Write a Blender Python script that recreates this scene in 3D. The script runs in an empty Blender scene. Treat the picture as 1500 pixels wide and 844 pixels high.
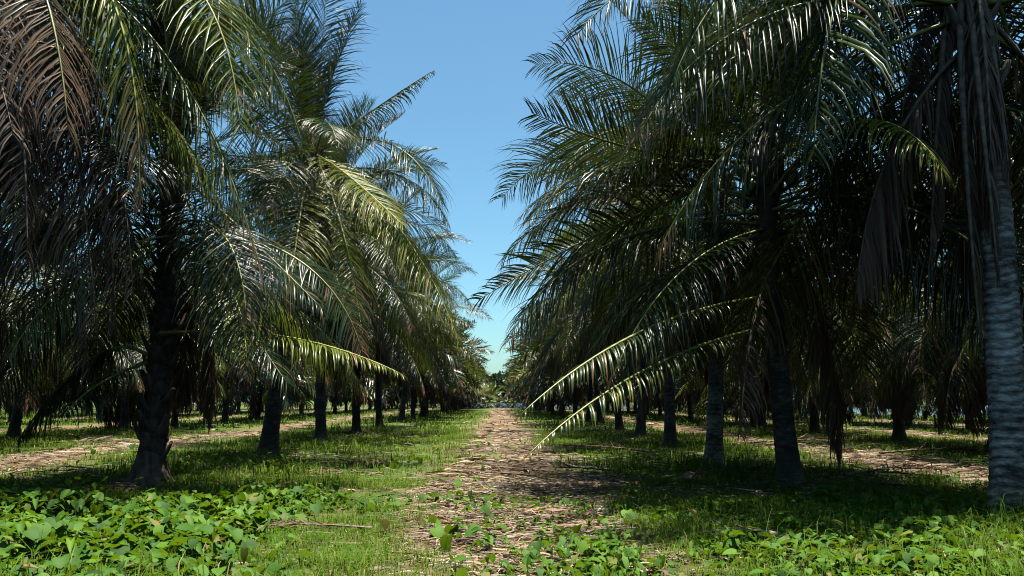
import bpy, math, random
import numpy as np
from mathutils import Vector, Matrix, Euler

R = math.radians
scene = bpy.context.scene
COL = scene.collection
rng = np.random.default_rng(7)
random.seed(7)

# ------------------------------------------------------------------ camera
CAM_H = 1.2
FPX = 1150.0
cam_d = bpy.data.cameras.new("camera")
cam = bpy.data.objects.new("camera", cam_d)
COL.objects.link(cam)
cam_d.sensor_width = 36.0
cam_d.lens = 36.0 * FPX / 1500.0
cam_d.clip_start = 0.05
cam_d.clip_end = 3000
cam.location = (0, 0, CAM_H)
cam.rotation_euler = (R(90 + 8.07), 0, R(-0.9))
scene.camera = cam
CM = Euler(cam.rotation_euler).to_matrix()


def P(px, py, Y):
    """world point seen at a spot of the photograph, at the distance Y down the avenue"""
    d = CM @ Vector(((px - 750) / FPX, -(py - 422) / FPX, -1.0))
    t = Y / d.y
    return np.array((d.x * t, Y, CAM_H + d.z * t))


# ------------------------------------------------------------------ noise helpers
def vnoise(x, y, seed=0):
    x = np.asarray(x, float); y = np.asarray(y, float)
    xi = np.floor(x).astype(np.int64); yi = np.floor(y).astype(np.int64)
    fx = x - xi; fy = y - yi
    fx = fx * fx * (3 - 2 * fx); fy = fy * fy * (3 - 2 * fy)

    def h(a, b):
        n = (a * 374761393 + b * 668265263 + seed * 1442695041) & 0x7FFFFFFF
        n = ((n ^ (n >> 13)) * 1274126177) & 0x7FFFFFFF
        n = n ^ (n >> 16)
        return (n & 0xFFFF) / 65535.0
    return ((h(xi, yi) * (1 - fx) + h(xi + 1, yi) * fx) * (1 - fy)
            + (h(xi, yi + 1) * (1 - fx) + h(xi + 1, yi + 1) * fx) * fy)


def fbm(x, y, seed=0):
    return (vnoise(x, y, seed) * 0.55 + vnoise(x * 2.1, y * 2.1, seed + 1) * 0.29
            + vnoise(x * 4.3, y * 4.3, seed + 2) * 0.16)


def smooth(a, b, x):
    t = np.clip((x - a) / (b - a), 0, 1)
    return t * t * (3 - 2 * t)


AVENUES = [(0.15, 1.05), (-9.3, 0.9), (7.5, 0.9), (14.5, 0.8), (21.5, 0.8), (-18.3, 0.8), (-27, 0.8)]


def pathmask(x, y):
    """1 on the strips of brown litter down the middle of each avenue"""
    m = np.zeros_like(x)
    w = (fbm(x * 0.55, y * 0.4, 11) - 0.5) * 1.9 + (fbm(x * 2.3, y * 2.3, 19) - 0.5) * 0.8
    for c, hw in AVENUES:
        m = np.maximum(m, 1 - smooth(hw - 0.45, hw + 0.45, np.abs(x - c) + w))
    return m


def lakemask(x, y):
    a = smooth(110, 116, y) * smooth(-14, -10, x)
    b = smooth(0, 4, x - (31 - (y - 58) * 0.3)) * smooth(54, 60, y)
    return np.maximum(a, b) * (1 - smooth(318, 330, y))


def gz(x, y):
    x = np.asarray(x, float); y = np.asarray(y, float)
    near = 1 - smooth(40, 90, np.hypot(x, y))
    z = (fbm(x * 0.35, y * 0.35, 3) - 0.5) * 0.16 * near + (vnoise(x * 1.3, y * 1.3, 5) - 0.5) * 0.045 * near
    # slight mound along each planted row
    for rx in (-4.8, 4.1, 10.9, -13.6):
        z = z + 0.07 * np.exp(-((x - rx) / 1.2) ** 2) * near
    return z - 0.9 * lakemask(x, y)


# ------------------------------------------------------------------ mesh helpers
def new_mesh(name, verts, faces, mats, midx=None, tint=None, smooth_=True):
    """faces: list of int arrays (n, k)"""
    me = bpy.data.meshes.new(name)
    verts = np.asarray(verts, np.float32)
    me.vertices.add(len(verts))
    me.vertices.foreach_set("co", verts.ravel())
    tot = sum(f.size for f in faces)
    npoly = sum(len(f) for f in faces)
    me.loops.add(tot)
    me.polygons.add(npoly)
    loops = np.concatenate([f.ravel() for f in faces]).astype(np.int32)
    sizes = np.concatenate([np.full(len(f), f.shape[1], np.int32) for f in faces])
    starts = np.concatenate(([0], np.cumsum(sizes)[:-1])).astype(np.int32)
    me.loops.foreach_set("vertex_index", loops)
    me.polygons.foreach_set("loop_start", starts)
    for m in mats:
        me.materials.append(m)
    if midx is not None:
        me.polygons.foreach_set("material_index", np.asarray(midx, np.int32))
    me.update(calc_edges=True)
    if tint is not None:
        at = me.attributes.new("tint", 'FLOAT_COLOR', 'POINT')
        at.data.foreach_set("color", np.asarray(tint, np.float32).ravel())
    if smooth_:
        me.polygons.foreach_set("use_smooth", np.ones(npoly, bool))
    return me


class Acc:
    """collects pieces for ONE mesh object"""
    def __init__(self):
        self.v = []; self.f = {}; self.n = 0; self.t = []

    def add(self, verts, faces, mat=0, tint=None):
        verts = np.asarray(verts, float)
        for f in faces:
            self.f.setdefault((mat, f.shape[1]), []).append(f + self.n)
        self.v.append(verts)
        if tint is None:
            tint = np.zeros((len(verts), 4))
        self.t.append(tint)
        self.n += len(verts)

    def mesh(self, name, mats, smooth_=True):
        fs = []; mi = []
        for (m, k), lst in self.f.items():
            a = np.concatenate(lst); fs.append(a); mi.append(np.full(len(a), m))
        return new_mesh(name, np.concatenate(self.v), fs, mats, np.concatenate(mi), np.concatenate(self.t), smooth_)


def tube(pts, ra, rb, sides, S=None, N=None, cap=True):
    """tube along pts with two radii per point"""
    pts = np.asarray(pts, float); n = len(pts)
    T = np.gradient(pts, axis=0); T /= np.linalg.norm(T, axis=1)[:, None] + 1e-9
    if S is None:
        ref = np.tile(np.array([0.02, 1.0, 0.03]), (n, 1))
        S = ref - (ref * T).sum(1)[:, None] * T
        S /= np.linalg.norm(S, axis=1)[:, None] + 1e-9
        N = np.cross(T, S)
    a = np.linspace(0, 2 * math.pi, sides, endpoint=False)
    ra = np.broadcast_to(np.asarray(ra, float), (n,)) if np.ndim(ra) < 2 else ra
    rb = np.broadcast_to(np.asarray(rb, float), (n,)) if np.ndim(rb) < 2 else rb
    if ra.ndim == 1:
        ra = ra[:, None]
    if rb.ndim == 1:
        rb = rb[:, None]
    V = (pts[:, None, :] + S[:, None, :] * (np.cos(a)[None, :] * ra)[:, :, None]
         + N[:, None, :] * (np.sin(a)[None, :] * rb)[:, :, None]).reshape(-1, 3)
    i = np.arange(n - 1)[:, None] * sides; j = np.arange(sides)[None, :]; jn = (j + 1) % sides
    F = np.stack([i + j, i + jn, i + sides + jn, i + sides + j], -1).reshape(-1, 4)
    faces = [F]
    if cap:
        faces.append(((n - 1) * sides + np.arange(sides))[None, :])
        faces.append(np.arange(sides)[::-1][None, :])
    return V, faces


def link(name, me, parent=None):
    o = bpy.data.objects.new(name, me)
    COL.objects.link(o)
    if parent is not None:
        o.parent = parent
    return o


def tag(o, label=None, cat=None, group=None, kind=None):
    if label: o["label"] = label
    if cat: o["category"] = cat
    if group: o["group"] = group
    if kind: o["kind"] = kind
    return o


def empty(name, loc):
    o = bpy.data.objects.new(name, None)
    COL.objects.link(o)
    o.location = loc
    o.empty_display_size = 0.2
    return o


# ------------------------------------------------------------------ materials
def mat(name):
    m = bpy.data.materials.new(name)
    m.use_nodes = True
    nt = m.node_tree
    nt.nodes.clear()
    return m, nt


def nd(nt, t, **kw):
    n = nt.nodes.new(t)
    for k, v in kw.items():
        setattr(n, k, v)
    return n


def ramp(nt, stops, interp='LINEAR'):
    n = nd(nt, 'ShaderNodeValToRGB')
    cr = n.color_ramp
    cr.interpolation = interp
    while len(cr.elements) < len(stops):
        cr.elements.new(0.5)
    for e, (p, c) in zip(cr.elements, stops):
        e.position = p
        e.color = (*c, 1)
    return n


def mixc(nt, a, b, fac, typ='MIX'):
    n = nd(nt, 'ShaderNodeMix', data_type='RGBA', blend_type=typ)
    for sock, val in ((6, a), (7, b), (0, fac)):
        if hasattr(val, 'is_linked') or isinstance(val, bpy.types.NodeSocket):
            nt.links.new(val, n.inputs[sock])
        elif sock == 0:
            n.inputs[0].default_value = val
        else:
            n.inputs[sock].default_value = (*val, 1)
    return n.outputs[2]


def maths(nt, op, a, b=None, c=None):
    n = nd(nt, 'ShaderNodeMath', operation=op)
    for k, v in enumerate((a, b, c)):
        if v is None:
            continue
        if isinstance(v, bpy.types.NodeSocket):
            nt.links.new(v, n.inputs[k])
        else:
            n.inputs[k].default_value = v
    return n.outputs[0]


def leaf_material(name, stops, brown, rough=0.32, trans=0.08, transcol=(0.09, 0.14, 0.012), spec=0.24, objvar=0.35):
    m, nt = mat(name)
    L = nt.links.new
    at = nd(nt, 'ShaderNodeAttribute', attribute_name="tint")
    sep = nd(nt, 'ShaderNodeSeparateColor')
    L(at.outputs['Color'], sep.inputs[0])
    oi = nd(nt, 'ShaderNodeObjectInfo')
    v = maths(nt, 'ADD', maths(nt, 'MULTIPLY', sep.outputs[0], 1 - objvar), maths(nt, 'MULTIPLY', oi.outputs['Random'], objvar))
    rp = ramp(nt, stops)
    L(v, rp.inputs[0])
    col = mixc(nt, rp.outputs[0], brown, sep.outputs[1])
    df = nd(nt, 'ShaderNodeBsdfDiffuse')
    L(col, df.inputs['Color'])
    gl = nd(nt, 'ShaderNodeBsdfAnisotropic')
    gl.inputs['Color'].default_value = (1, 1, 0.97, 1)
    gl.inputs['Roughness'].default_value = rough
    pb = nd(nt, 'ShaderNodeMixShader')
    pb.inputs[0].default_value = 0.14 * spec
    L(df.outputs[0], pb.inputs[1]); L(gl.outputs[0], pb.inputs[2])
    tr = nd(nt, 'ShaderNodeBsdfTranslucent')
    tcol = mixc(nt, transcol, brown, sep.outputs[1])
    L(tcol, tr.inputs['Color'])
    mx = nd(nt, 'ShaderNodeMixShader')
    mx.inputs[0].default_value = trans
    L(pb.outputs[0], mx.inputs[1]); L(tr.outputs[0], mx.inputs[2])
    out = nd(nt, 'ShaderNodeOutputMaterial')
    L(mx.outputs[0], out.inputs[0])
    return m


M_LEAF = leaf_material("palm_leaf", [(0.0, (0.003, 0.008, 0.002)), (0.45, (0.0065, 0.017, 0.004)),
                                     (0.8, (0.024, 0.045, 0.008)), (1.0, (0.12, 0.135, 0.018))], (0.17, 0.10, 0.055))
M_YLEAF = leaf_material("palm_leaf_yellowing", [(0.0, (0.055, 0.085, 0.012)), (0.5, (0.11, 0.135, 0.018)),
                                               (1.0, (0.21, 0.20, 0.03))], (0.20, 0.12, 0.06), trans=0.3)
M_DEAD = leaf_material("palm_leaf_dead", [(0.0, (0.018, 0.009, 0.005)), (0.5, (0.050, 0.026, 0.014)),
                                         (1.0, (0.18, 0.115, 0.07))], (0.2, 0.12, 0.07), rough=0.6, trans=0.12,
                       transcol=(0.2, 0.1, 0.04), spec=0.3)
M_WEED = leaf_material("weed_leaf", [(0.0, (0.010, 0.045, 0.003)), (0.5, (0.040, 0.112, 0.005)),
                                    (1.0, (0.10, 0.19, 0.012))], (0.16, 0.13, 0.04), rough=0.65, trans=0.25,
                       transcol=(0.16, 0.28, 0.008), spec=0.12, objvar=0.0)
M_GRASS = leaf_material("grass_blade", [(0.0, (0.022, 0.07, 0.004)), (0.5, (0.072, 0.145, 0.006)),
                                       (1.0, (0.13, 0.155, 0.03))], (0.28, 0.22, 0.10), rough=0.75, trans=0.25,
                        transcol=(0.16, 0.25, 0.012), spec=0.08, objvar=0.0)
M_LITTER = leaf_material("dry_litter", [(0.0, (0.03, 0.019, 0.010)), (0.35, (0.13, 0.085, 0.043)),
                                       (0.7, (0.28, 0.20, 0.11)), (1.0, (0.44, 0.38, 0.27))], (0.3, 0.13, 0.05),
                         rough=0.65, trans=0.06, transcol=(0.2, 0.12, 0.06), spec=0.3, objvar=0.0)


def simple(name, c1, c2, scale=6.0, rough=0.6, bump=0.3, stretch=(1, 1, 1), spec=0.4):
    m, nt = mat(name)
    L = nt.links.new
    tc = nd(nt, 'ShaderNodeTexCoord')
    mp = nd(nt, 'ShaderNodeMapping')
    mp.inputs['Scale'].default_value = stretch
    L(tc.outputs['Object'], mp.inputs[0])
    nz = nd(nt, 'ShaderNodeTexNoise')
    nz.inputs['Scale'].default_value = scale
    nz.inputs['Detail'].default_value = 6
    L(mp.outputs[0], nz.inputs['Vector'])
    rp = ramp(nt, [(0.3, c1), (0.7, c2)])
    L(nz.outputs[0], rp.inputs[0])
    pb = nd(nt, 'ShaderNodeBsdfPrincipled')
    L(rp.outputs[0], pb.inputs['Base Color'])
    pb.inputs['Roughness'].default_value = rough
    pb.inputs['Specular IOR Level'].default_value = spec
    bp = nd(nt, 'ShaderNodeBump')
    bp.inputs['Strength'].default_value = bump
    bp.inputs['Distance'].default_value = 0.02
    L(nz.outputs[0], bp.inputs['Height'])
    L(bp.outputs[0], pb.inputs['Normal'])
    out = nd(nt, 'ShaderNodeOutputMaterial')
    L(pb.outputs[0], out.inputs[0])
    return m


M_RACHIS = simple("frond_rachis", (0.09, 0.11, 0.02), (0.22, 0.22, 0.05), 9, 0.4, 0.15)
M_YRACHIS = simple("frond_rachis_yellow", (0.22, 0.22, 0.04), (0.36, 0.33, 0.07), 9, 0.4, 0.15)
M_DRACHIS = simple("frond_rachis_dead", (0.05, 0.032, 0.022), (0.24, 0.17, 0.115), 12, 0.7, 0.3)
M_FIBRE = simple("palm_fibre", (0.035, 0.022, 0.014), (0.15, 0.09, 0.05), 18, 0.85, 0.8, (1, 1, 0.15), 0.2)
M_NUT = simple("green_coconut", (0.06, 0.11, 0.02), (0.16, 0.2, 0.04), 5, 0.35, 0.05)
M_BOOT = simple("old_leaf_base", (0.03, 0.022, 0.016), (0.16, 0.11, 0.075), 14, 0.85, 0.7, (1, 1, 0.3), 0.2)
M_WOOD = simple("dry_stick", (0.10, 0.065, 0.045), (0.34, 0.26, 0.19), 20, 0.8, 0.5, (1, 1, 1), 0.2)
M_HUSK = simple("coconut_husk", (0.10, 0.055, 0.03), (0.30, 0.19, 0.11), 16, 0.85, 0.6, (1, 1, 1), 0.2)


def bark_material(name, stops):
    m, nt = mat(name)
    L = nt.links.new
    tc = nd(nt, 'ShaderNodeTexCoord')
    n1 = nd(nt, 'ShaderNodeTexNoise'); n1.inputs['Scale'].default_value = 3.0; n1.inputs['Detail'].default_value = 5
    L(tc.outputs['Object'], n1.inputs['Vector'])
    mp = nd(nt, 'ShaderNodeMapping'); mp.inputs['Scale'].default_value = (9, 9, 24)
    L(tc.outputs['Object'], mp.inputs[0])
    n2 = nd(nt, 'ShaderNodeTexNoise'); n2.inputs['Scale'].default_value = 1.0; n2.inputs['Detail'].default_value = 7
    n2.inputs['Roughness'].default_value = 0.65
    L(mp.outputs[0], n2.inputs['Vector'])
    mp3 = nd(nt, 'ShaderNodeMapping'); mp3.inputs['Scale'].default_value = (30, 30, 5)
    L(tc.outputs['Object'], mp3.inputs[0])
    n3 = nd(nt, 'ShaderNodeTexNoise'); n3.inputs['Scale'].default_value = 1.0; n3.inputs['Detail'].default_value = 4
    L(mp3.outputs[0], n3.inputs['Vector'])
    at = nd(nt, 'ShaderNodeAttribute', attribute_name="tint")
    sep = nd(nt, 'ShaderNodeSeparateColor'); L(at.outputs['Color'], sep.inputs[0])
    base = ramp(nt, stops)
    h = maths(nt, 'ADD', maths(nt, 'MULTIPLY', n1.outputs[0], 0.45), maths(nt, 'MULTIPLY', n2.outputs[0], 0.55))
    L(h, base.inputs[0])
    c = mixc(nt, base.outputs[0], (0.055, 0.045, 0.038), maths(nt, 'MULTIPLY', sep.outputs[0], 1.0))
    # brown, fibrous upper trunk where the leaves fell last
    c = mixc(nt, c, (0.10, 0.05, 0.028), maths(nt, 'MULTIPLY', sep.outputs[1], 0.95))
    # moss and dirt round the foot
    c = mixc(nt, c, (0.07, 0.075, 0.03), maths(nt, 'MULTIPLY', sep.outputs[2], 0.7))
    pb = nd(nt, 'ShaderNodeBsdfPrincipled')
    L(c, pb.inputs['Base Color'])
    pb.inputs['Roughness'].default_value = 0.8
    pb.inputs['Specular IOR Level'].default_value = 0.25
    hh = maths(nt, 'ADD', n2.outputs[0], maths(nt, 'MULTIPLY', n3.outputs[0], 0.6))
    bp = nd(nt, 'ShaderNodeBump'); bp.inputs['Strength'].default_value = 0.7; bp.inputs['Distance'].default_value = 0.03
    L(hh, bp.inputs['Height']); L(bp.outputs[0], pb.inputs['Normal'])
    out = nd(nt, 'ShaderNodeOutputMaterial'); L(pb.outputs[0], out.inputs[0])
    return m


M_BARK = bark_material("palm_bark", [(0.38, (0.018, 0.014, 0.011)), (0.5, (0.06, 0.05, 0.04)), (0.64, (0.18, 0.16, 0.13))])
M_PALE_SUNLIT_BARK = bark_material("pale_sunlit_palm_bark", [(0.38, (0.03, 0.027, 0.024)), (0.46, (0.17, 0.15, 0.12)), (0.54, (0.40, 0.36, 0.30)), (0.64, (0.62, 0.57, 0.49))])  # pale grey bark, lightened further to stand in for sun on the trunk


def ground_material():
    m, nt = mat("plantation_soil")
    L = nt.links.new
    ge = nd(nt, 'ShaderNodeNewGeometry')
    sx = nd(nt, 'ShaderNodeSeparateXYZ'); L(ge.outputs['Position'], sx.inputs[0])

    def noise(scale, detail=5, rough=0.6):
        n = nd(nt, 'ShaderNodeTexNoise')
        n.inputs['Scale'].default_value = scale
        n.inputs['Detail'].default_value = detail
        n.inputs['Roughness'].default_value = rough
        L(ge.outputs['Position'], n.inputs['Vector'])
        return n.outputs[0]
    wob = maths(nt, 'MULTIPLY', maths(nt, 'SUBTRACT', noise(0.6, 5), 0.5), 3.2)
    best = None
    for c, hw in AVENUES:
        d = maths(nt, 'SUBTRACT', maths(nt, 'ABSOLUTE', maths(nt, 'SUBTRACT', sx.outputs[0], c)), hw)
        best = d if best is None else maths(nt, 'MINIMUM', best, d)
    dist = maths(nt, 'ADD', best, wob)
    mr = nd(nt, 'ShaderNodeMapRange'); mr.interpolation_type = 'SMOOTHSTEP'
    mr.inputs['From Min'].default_value = -0.5; mr.inputs['From Max'].default_value = 0.6
    mr.inputs['To Min'].default_value = 1; mr.inputs['To Max'].default_value = 0
    L(dist, mr.inputs['Value'])
    pm = mr.outputs[0]
    litter = ramp(nt, [(0.25, (0.06, 0.037, 0.023)), (0.5, (0.145, 0.094, 0.054)), (0.75, (0.28, 0.205, 0.125))])
    L(noise(9, 8, 0.7), litter.inputs[0])
    soilgreen = ramp(nt, [(0.3, (0.028, 0.045, 0.010)), (0.5, (0.055, 0.095, 0.014)), (0.7, (0.12, 0.135, 0.035))])
    L(noise(5, 8, 0.7), soilgreen.inputs[0])
    patch = ramp(nt, [(0.52, (0, 0, 0)), (0.66, (1, 1, 1))])
    L(noise(0.9, 4), patch.inputs[0])
    g = mixc(nt, soilgreen.outputs[0], litter.outputs[0], maths(nt, 'MULTIPLY', patch.outputs[0], 0.55))
    col = mixc(nt, g, litter.outputs[0], pm)
    pb = nd(nt, 'ShaderNodeBsdfPrincipled')
    L(col, pb.inputs['Base Color'])
    pb.inputs['Roughness'].default_value = 0.95
    pb.inputs['Specular IOR Level'].default_value = 0.15
    bp = nd(nt, 'ShaderNodeBump'); bp.inputs['Strength'].default_value = 0.8; bp.inputs['Distance'].default_value = 0.05
    L(noise(22, 8, 0.75), bp.inputs['Height']); L(bp.outputs[0], pb.inputs['Normal'])
    out = nd(nt, 'ShaderNodeOutputMaterial'); L(pb.outputs[0], out.inputs[0])
    return m


def lake_material():
    m, nt = mat("lake_water")
    L = nt.links.new
    tc = nd(nt, 'ShaderNodeNewGeometry')
    nz = nd(nt, 'ShaderNodeTexNoise'); nz.inputs['Scale'].default_value = 0.9; nz.inputs['Detail'].default_value = 4
    L(tc.outputs['Position'], nz.inputs['Vector'])
    pb = nd(nt, 'ShaderNodeBsdfPrincipled')
    pb.inputs['Base Color'].default_value = (0.10, 0.15, 0.20, 1)
    pb.inputs['Roughness'].default_value = 0.12
    bp = nd(nt, 'ShaderNodeBump'); bp.inputs['Strength'].default_value = 0.35; bp.inputs['Distance'].default_value = 0.1
    L(nz.outputs[0], bp.inputs['Height']); L(bp.outputs[0], pb.inputs['Normal'])
    out = nd(nt, 'ShaderNodeOutputMaterial'); L(pb.outputs[0], out.inputs[0])
    return m


# ------------------------------------------------------------------ setting: ground, lake
def axis(lo, hi, near_lo, near_hi, step, grow=1.18):
    a = list(np.arange(near_lo, near_hi + 1e-6, step))
    s = step; v = near_hi
    while v < hi:
        s *= grow; v += min(s, 60); a.append(v)
    s = step; v = near_lo
    while v > lo:
        s *= grow; v -= min(s, 60); a.insert(0, v)
    return np.array(a)


xs = np.unique(np.concatenate([axis(-1500, 1500, -14, 14, 0.25), np.arange(15, 60, 1.0)]))
ys = np.unique(np.concatenate([axis(-400, 2200, -2, 30, 0.25), np.arange(31, 125, 1.0)]))
X, Y = np.meshgrid(xs, ys)
V = np.stack([X, Y, gz(X, Y)], -1).reshape(-1, 3)
nx = len(xs)
i = np.arange(len(ys) - 1)[:, None] * nx + np.arange(nx - 1)[None, :]
F = np.stack([i, i + 1, i + nx + 1, i + nx], -1).reshape(-1, 4)
tag(link("ground", new_mesh("ground", V, [F], [ground_material()])), kind="structure")
lv = np.array([(-700, 40, -0.35), (700, 40, -0.35), (700, 335, -0.35), (-700, 335, -0.35)], float)
tag(link("lake", new_mesh("lake", lv, [np.array([[0, 1, 2, 3]])], [lake_material()])), kind="structure")


# ------------------------------------------------------------------ fronds
def rachis_arc(e0, bend, length, n=26, drift=0.0, power=1.25):
    s = np.linspace(0, 1, n)
    e = np.radians(e0 - bend * s ** power)
    a = drift * s ** 1.5
    d = np.stack([np.cos(e) * np.cos(a), np.cos(e) * np.sin(a), np.sin(e)], 1) * (length / (n - 1))
    p = np.concatenate([[np.zeros(3)], np.cumsum((d[:-1] + d[1:]) / 2, axis=0)])
    return p


def bez(p0, p1, p2, n=28):
    t = np.linspace(0, 1, n)[:, None]
    return (1 - t) ** 2 * np.asarray(p0) + 2 * t * (1 - t) * np.asarray(p1) + t ** 2 * np.asarray(p2)


def frond_into(acc, pts, seed, nleaf=92, leaf=0.92, width=0.0185, vang=15, droop=0.30, roll=(0, 0), petiole=0.17,
               brown=0.008, browntip=None, dead=False, mats=(0, 1), segs=4, fold=True, rscale=1.0, side_sign=None,
               spread=(68, 38), torn=0.06, bright=0.0):
    rg = np.random.default_rng(seed)
    pts = np.asarray(pts, float)
    n = len(pts)
    T = np.gradient(pts, axis=0)
    T /= np.linalg.norm(T, axis=1)[:, None] + 1e-9
    hd = pts[-1] - pts[0]
    hd = np.array([hd[0], hd[1], 0.0])
    if np.linalg.norm(hd) < 0.15:
        hd = np.array([1.0, 0, 0])
    hd /= np.linalg.norm(hd)
    S0 = np.array([-hd[1], hd[0], 0.0])
    S = S0[None, :] - (T @ S0)[:, None] * T
    S /= np.linalg.norm(S, axis=1)[:, None] + 1e-9
    N = np.cross(T, S)
    seglen = np.linalg.norm(np.diff(pts, axis=0), axis=1)
    arc = np.concatenate([[0], np.cumsum(seglen)])
    length = arc[-1]
    u = arc / length
    r = np.radians(roll[0] + (roll[1] - roll[0]) * u)
    S, N = S * np.cos(r)[:, None] + N * np.sin(r)[:, None], N * np.cos(r)[:, None] - S * np.sin(r)[:, None]
    # rachis
    ra = (0.004 + 0.030 * (1 - u) ** 0.9 + 0.045 * np.exp(-u * 26)) * rscale
    rb = (0.004 + 0.020 * (1 - u) ** 0.9 + 0.012 * np.exp(-u * 26)) * rscale
    v, f = tube(pts, ra, rb, 6, S, N)
    tt = np.zeros((len(v), 4)); tt[:, 0] = 0.5
    acc.add(v, f, mats[1], tt)
    # leaflets, both sides at once
    s = petiole + (1 - petiole) * (np.arange(nleaf) + 0.5) / nleaf
    s = np.repeat(s, 2) + rg.normal(0, 0.25 / nleaf, nleaf * 2)
    side = np.tile([1.0, -1.0], nleaf)
    keep = rg.random(nleaf * 2) > torn
    if side_sign is not None:
        keep &= (side == side_sign) | (rg.random(nleaf * 2) < 0.25)
    s = np.clip(s[keep], 0, 0.999); side = side[keep]
    k = len(s)
    B = np.stack([np.interp(s, u, pts[:, c]) for c in range(3)], 1)

    def ip(A):
        a = np.stack([np.interp(s, u, A[:, c]) for c in range(3)], 1)
        return a / (np.linalg.norm(a, axis=1)[:, None] + 1e-9)
    Ts, Ss, Ns = ip(T), ip(S), ip(N)
    q = (s - petiole) / (1 - petiole)
    prof = (0.62 + 0.55 * np.sin(np.clip(q * 1.15, 0, 1) * math.pi * 0.9) ** 0.8) * (1 - 0.62 * smooth(0.62, 1.0, q))
    ln = leaf * prof * rg.normal(1, 0.09, k)
    # clumps of leaflets wander together a little
    wv = np.sin(s * 37 + seed) * 0.5 + np.sin(s * 91 + seed * 1.7) * 0.5
    a = np.radians(spread[0] + (spread[1] - spread[0]) * q + rg.normal(0, 4, k) + wv * 3)
    vv = np.radians(vang + rg.normal(0, 7, k) + wv * 5)
    D = (np.cos(a)[:, None] * Ts + np.sin(a)[:, None]
         * (np.cos(vv)[:, None] * Ss * side[:, None] + np.sin(vv)[:, None] * Ns))
    Wv = Ts - (Ts * D).sum(1)[:, None] * D
    Wv /= np.linalg.norm(Wv, axis=1)[:, None] + 1e-9
    tw = rg.normal(0, 0.25, k)
    nrm = np.cross(D, Wv)
    Wv = Wv * np.cos(tw)[:, None] + nrm * np.sin(tw)[:, None]
    dr = 0.8 * droop * (1 + rg.normal(0, 0.25, k))
    kink = (rg.random(k) < 0.22) * rg.uniform(0.5, 1.5, k)
    wprof = {4: [0.55, 1.0, 0.9, 0.6, 0.06], 3: [0.6, 1.0, 0.75, 0.06], 2: [0.7, 1.0, 0.08]}[segs]
    rows = []
    Pn = B.copy(); Dn = D.copy()
    wl = width * (0.8 + 0.4 * prof) * rg.normal(1, 0.08, k)
    g = np.array([0, 0, -1.0])
    for j in range(segs + 1):
        wj = wl * wprof[j]
        nr = np.cross(Dn, Wv)
        if fold:
            rows += [Pn - Wv * wj[:, None] / 2, Pn - nr * (wj * 0.22)[:, None], Pn + Wv * wj[:, None] / 2]
        else:
            rows += [Pn - Wv * wj[:, None] / 2, Pn + Wv * wj[:, None] / 2]
        if j < segs:
            Pn = Pn + Dn * (ln / segs)[:, None]
            add = dr * (0.6 + 0.5 * j) + (kink if j == segs - 2 else 0)
            Dn = Dn + g[None, :] * add[:, None] + rg.normal(0, 0.03, (k, 3))
            Dn /= np.linalg.norm(Dn, axis=1)[:, None]
            Wv = Wv - (Wv * Dn).sum(1)[:, None] * Dn
            Wv /= np.linalg.norm(Wv, axis=1)[:, None] + 1e-9
    w = 3 if fold else 2
    VV = np.stack(rows, 1).reshape(-1, 3)     # k, rows
    per = (segs + 1) * w
    base = np.arange(k)[:, None] * per
    qs = []
    for j in range(segs):
        for c in range(w - 1):
            o = j * w + c
            qs.append(np.stack([base + o, base + o + 1, base + o + w + 1, base + o + w], -1).reshape(-1, 4))
    tint = np.zeros((k, segs + 1, w, 4))
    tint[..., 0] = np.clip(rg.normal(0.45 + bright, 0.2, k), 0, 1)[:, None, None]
    al = np.linspace(0, 1, segs + 1)
    bt = np.full(k, brown)
    if browntip is not None:
        bt = np.maximum(bt, smooth(browntip, min(browntip + 0.25, 1.0), s) * rg.uniform(0.6, 1, k))
    bt = np.maximum(bt, (rg.random(k) < 0.04) * 0.8)
    tint[..., 1] = np.clip(bt[:, None] + (rg.random(k)[:, None] * 0.5) * (al[None, :] > 0.9), 0, 1)[:, :, None]
    tint[..., 2] = al[None, :, None]
    acc.add(VV, qs, mats[0], tint.reshape(-1, 4))


FR_MATS = {"green": (M_LEAF, M_RACHIS), "yellow": (M_YLEAF, M_YRACHIS), "dead": (M_DEAD, M_DRACHIS)}


def frond_mesh(pts, seed, look="green", **kw):
    acc = Acc()
    frond_into(acc, pts, seed, **kw)
    return acc.mesh("frond", FR_MATS[look])


# library: by age, three each.  (start elevation, bend, length, leaflet V, droop)
AGES = [(84, 22, 3.4, 38, 0.08), (77, 42, 4.0, 30, 0.12), (68, 60, 4.3, 22, 0.18), (57, 74, 4.4, 14, 0.24),
        (45, 82, 4.4, 6, 0.30), (32, 82, 4.3, 0, 0.38), (18, 76, 4.2, -6, 0.44), (4, 66, 4.1, -10, 0.50),
        (-12, 54, 4.0, -14, 0.56), (-28, 44, 3.9, -18, 0.62)]
LIB = {}


def age_kwargs(a, rg):
    e0, bend, ln, v, dr = AGES[a]
    rr = rg.normal(0, 26)
    return dict(vang=v + rg.normal(0, 4), droop=dr * rg.uniform(0.75, 1.2), roll=(rg.normal(0, 6), rr),
                browntip=0.86 if a > 6 else (0.97 if a > 3 else None), bright=rg.normal(0, 0.08),
                leaf=0.95 * rg.uniform(0.9, 1.1))


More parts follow.
